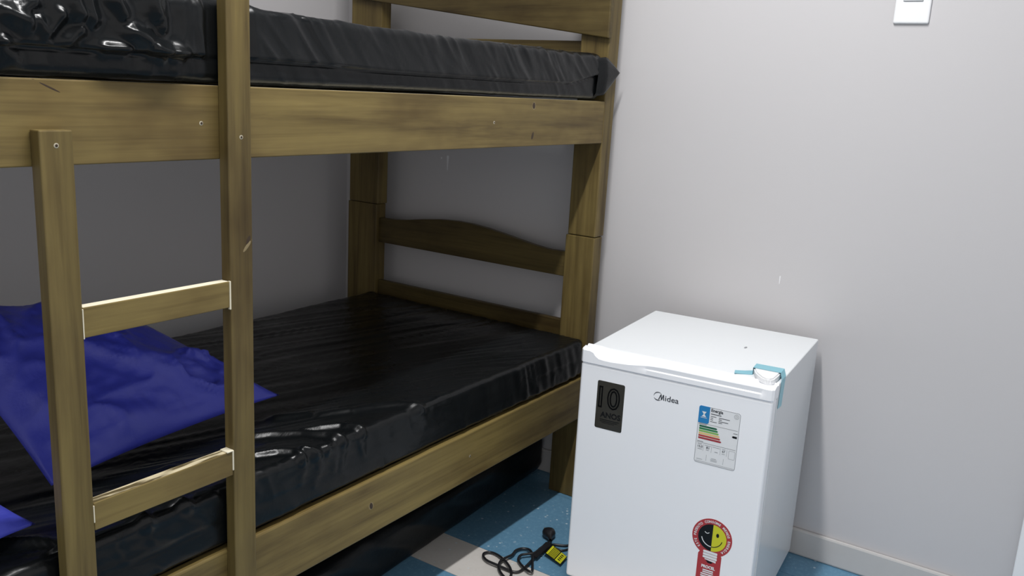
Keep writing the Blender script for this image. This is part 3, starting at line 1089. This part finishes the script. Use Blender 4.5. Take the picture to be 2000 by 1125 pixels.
def arcstroke(cb_, cz_, r_, a0, a1, wd, n=14):
    out = []
    for k in range(n):
        q0, q1 = math.radians(a0 + (a1 - a0) * k / n), math.radians(a0 + (a1 - a0) * (k + 1) / n)
        out.append([(cb_ + r_ * math.cos(q0), cz_ + r_ * math.sin(q0)), (cb_ + r_ * math.cos(q1), cz_ + r_ * math.sin(q1)),
                    (cb_ + (r_ - wd) * math.cos(q1), cz_ + (r_ - wd) * math.sin(q1)), (cb_ + (r_ - wd) * math.cos(q0), cz_ + (r_ - wd) * math.sin(q0))])
    return out


polys('smile_print', arcstroke(BC, ZC + 0.002, 0.0255, 192, 270, 0.0020) + arcstroke(BC - 0.0125, ZC + 0.0140, 0.0062, 200, 335, 0.0016, 8), M['label'], sl, 2)
polys('smile_print', arcstroke(BC, ZC + 0.002, 0.0255, 270, 348, 0.0018) + [[(BC + 0.0125 + 0.0034 * math.cos(q), ZC + 0.0095 + 0.0052 * math.sin(q)) for q in [2 * math.pi * i / 14 for i in range(14)]]], M['black'], sl, 2)
polys('screw_base_print', [[(BC - 0.0165, z), (BC + 0.0165, z - 0.0008), (BC + 0.0170, z + 0.0030), (BC + 0.0160, z + 0.0052), (BC - 0.0160, z + 0.0058), (BC - 0.0170, z + 0.0036)] for z in (ZC - 0.0400, ZC - 0.0468, ZC - 0.0536)] +
      [[(BC - 0.0110, ZC - 0.0575), (BC + 0.0150, ZC - 0.0605), (BC + 0.0150, ZC - 0.0555), (BC - 0.0125, ZC - 0.0550)]], M['label'], sl, 2)
polys('screw_base_dark_print', [[(BC - 0.0095, ZC - 0.0590), (BC - 0.0035, ZC - 0.0650), (BC + 0.0045, ZC - 0.0650), (BC + 0.0085, ZC - 0.0605)]], M['black'], sl, 1)  # black ink shape printed below the screw base
msg = 'ESTE PRODUTO CONSOME MENOS ENERGIA'
V, F = [], []
span0, span1 = 224.0, -47.0
for i, ch in enumerate(msg):
    if ch == ' ':
        continue
    a = math.radians(span0 + (span1 - span0) * i / (len(msg) - 1))
    v, f = text2d(ch, bold=0.03)
    mn, mx = v[:, :2].min(0), v[:, :2].max(0)
    sc = 0.0082
    q = (v[:, :2] - np.array([(mn[0] + mx[0]) / 2, 0.35])) * sc * np.array([0.9, 1.0])
    rr = 0.0402
    tx, tz = math.sin(a), -math.cos(a)
    nx, nz = math.cos(a), math.sin(a)
    s0 = len(V)
    for u, w_ in q:
        V.append(L(FA + 0.0005, BC + nx * rr + tx * u + nx * w_, ZC + nz * rr + tz * u + nz * w_))
    F += [tuple(j + s0 for j in p) for p in f]
link('ring_text', mesh('ring_text', V, F), M['label'], sl)
ftext('seal_word', 'PROCEL', BC - 0.0175, BC + 0.0150, ZC - 0.0795, ZC - 0.0715, M['label'], sl, 2, bold=0.05)
polys('seal_fine_print', [rect(BC - 0.0135, BC + 0.0115, z, z + 0.0032) for z in (ZC - 0.0860, ZC - 0.0910)] + [rect(BC - 0.0175, BC + 0.0150, ZC - 0.0965, ZC - 0.0932), rect(BC - 0.0175, BC + 0.0150, ZC - 0.1020, ZC - 0.0985)], M['label'], sl, 2)

# ------------------------------------------------------------------ power cord of the fridge, lying on the floor
cpts = [(-0.3892, -0.1374), (-0.4168, -0.0997), (-0.4546, -0.0974), (-0.494, -0.0984), (-0.526, -0.103), (-0.5523, -0.1059), (-0.5797, -0.1068),
        (-0.5969, -0.1027), (-0.6055, -0.0883), (-0.6067, -0.0641), (-0.6079, -0.0397), (-0.6069, -0.0119), (-0.5953, 0.0094), (-0.5775, 0.0197),
        (-0.5626, 0.0116), (-0.5612, -0.0103), (-0.5733, -0.0412), (-0.5883, -0.0657), (-0.6054, -0.0866), (-0.6265, -0.1017), (-0.6441, -0.1021),
        (-0.639, -0.0863), (-0.6272, -0.0673), (-0.6099, -0.0506), (-0.5857, -0.0417), (-0.5631, -0.0438), (-0.5394, -0.0469), (-0.5112, -0.0409),
        (-0.4913, -0.0487), (-0.4858, -0.0677), (-0.5025, -0.088), (-0.5381, -0.1116), (-0.5754, -0.1347), (-0.5823, -0.13), (-0.5732, -0.1071),
        (-0.5614, -0.087), (-0.5478, -0.0724), (-0.5284, -0.0683), (-0.5123, -0.08), (-0.4961, -0.0918), (-0.4607, -0.0901), (-0.433, -0.0904), (-0.4043, -0.0872)]
cz_ = [0.004 + 0.0018 * (1 - math.cos(i * 0.9)) + 0.00012 * i for i in range(len(cpts))]
full = [(-0.12, -0.15, 0.06), (-0.25, -0.155, 0.02), (-0.33, -0.150, 0.004)] + [(p[0], p[1], z) for p, z in zip(cpts, cz_)]
inv = Matrix.Translation(fr.location) @ Matrix.Rotation(FTH, 4, 'Z')
inv = inv.inverted()


def FLc(p):
    return tuple(inv @ Vector(p))


cord = link('power_cord', tube_mesh('power_cord', [FLc(p) for p in catmull(full, 7)], 0.0036, 10), M['rubber'], fr)
cord['label'] = 'black power cord coiled on the blue floor beside the fridge'
# second run of cord going back behind the fridge
link('cord_run', tube_mesh('cord_run', [FLc(p) for p in catmull([(-0.20, -0.17, 0.03), (-0.33, -0.163, 0.004), (-0.417, -0.143, 0.004), (-0.430, -0.118, 0.006), (-0.4546, -0.0990, 0.0105)], 6)], 0.0030, 8), M['rubber'], cord)
# strap binding the two runs together
sv = []
pa, pb = np.array([-0.515, -0.103]), np.array([-0.425, -0.094])
d = (pb - pa) / np.linalg.norm(pb - pa)
nn = np.array([-d[1], d[0]])
poly = [tuple(pa + nn * 0.0085), tuple(pa - nn * 0.0085), tuple(pb - nn * 0.0095), tuple(pb + nn * 0.0095)]
me_poly = [FLc((p[0], p[1], 0))[:2] for p in poly]
prism('strap', me_poly, 0.009, 0.0135, M['rubber'], cord, 'xy', bev=0.001)
# plug: round body with a neck and pins
pc = Vector((-0.385, -0.0700, 0.0))
dirp = Vector((0.72, 0.55, 0)).normalized()
perp = Vector((-dirp.y, dirp.x, 0))
prof = [(-0.036, 0.0045, 0.0045), (-0.022, 0.0066, 0.006), (-0.014, 0.0105, 0.009), (-0.005, 0.0168, 0.013), (0.004, 0.0192, 0.0140), (0.014, 0.0184, 0.0135), (0.019, 0.0145, 0.0115), (0.0195, 0.0, 0.0)]
seg = 16
V, F = [], []
for s_, ra, rb in prof:
    for k in range(seg):
        a = 2 * math.pi * k / seg
        p = pc + dirp * s_ + perp * (ra * math.copysign(abs(math.cos(a)) ** 0.8, math.cos(a))) + Vector((0, 0, 0.0142 + rb * math.sin(a)))
        V.append(FLc(p))
for i in range(len(prof) - 1):
    for k in range(seg):
        F.append((i * seg + k, i * seg + (k + 1) % seg, (i + 1) * seg + (k + 1) % seg, (i + 1) * seg + k))
link('plug', mesh('plug', V, F, True), M['rubber'], cord)
for s_ in (-0.0095, 0.0, 0.0095):
    o = link('plug_pin', tube_mesh('plug_pin', [FLc(pc + dirp * 0.018 + perp * s_ + Vector((0, 0, 0.0142))), FLc(pc + dirp * 0.035 + perp * s_ + Vector((0, 0, 0.0142)))], 0.0022, 8), M['steel'], cord)
# yellow and black paper tag on the cord


def tagpt(u, v, z):
    A, B, C_, D = np.array((-0.4790, -0.1110)), np.array((-0.4260, -0.1040)), np.array((-0.4520, -0.1700)), np.array((-0.4990, -0.1760))
    p = A * (1 - u) * (1 - v) + B * u * (1 - v) + C_ * u * v + D * (1 - u) * v
    return FLc((p[0], p[1], z + 0.004 * (1 - v)))


def tagquads(name, rects, z, mat, par):
    v, f = [], []
    for u0, u1, v0, v1 in rects:
        s0 = len(v)
        v += [tagpt(u0, v0, z), tagpt(u1, v0, z), tagpt(u1, v1, z), tagpt(u0, v1, z)]
        f.append((s0, s0 + 1, s0 + 2, s0 + 3))
    o = link(name, mesh(name, v, f), mat, par)
    sm = o.modifiers.new('thick', 'SOLIDIFY')
    sm.thickness = 0.0003
    sm.offset = -1
    return o


tg = tagquads('cord_tag', [(0, 1, 0, 1)], 0.0085, M['black'], cord)
tg['label'] = 'yellow and black paper tag'
tagquads('tag_print', [(0.06, 0.94, 0.10, 0.21)] + [(0.06, 0.94, 0.245 + 0.062 * k, 0.275 + 0.062 * k) for k in range(6)] + [(0.04, 0.96, 0.64, 0.97)], 0.0090, M['yellow'], cord)
tagquads('tag_letters', [(0.22 + 0.17 * k, 0.30 + 0.17 * k, 0.72, 0.86) for k in range(4)], 0.0094, M['black'], cord)

# ------------------------------------------------------------------ light switch on the right wall
SY, SZ = -0.7585, 1.512
sw = thing('light_switch', 'white light switch plate on the grey wall', 'switch', (0, SY, SZ))
hexa('switch_plate', (-0.008, -0.0405, -0.060), (0, 0.0405, 0.060), M['whitep'], sw, 0.0045, 3)
hexa('switch_recess', (-0.0084, -0.0225, -0.0085), (-0.0078, 0.0225, 0.0345), M['inkl'], sw, 0.0)
hexa('rocker', (-0.0115, -0.0215, -0.0070), (-0.006, 0.0215, 0.0335), M['whitep'], sw, 0.0012, 2)
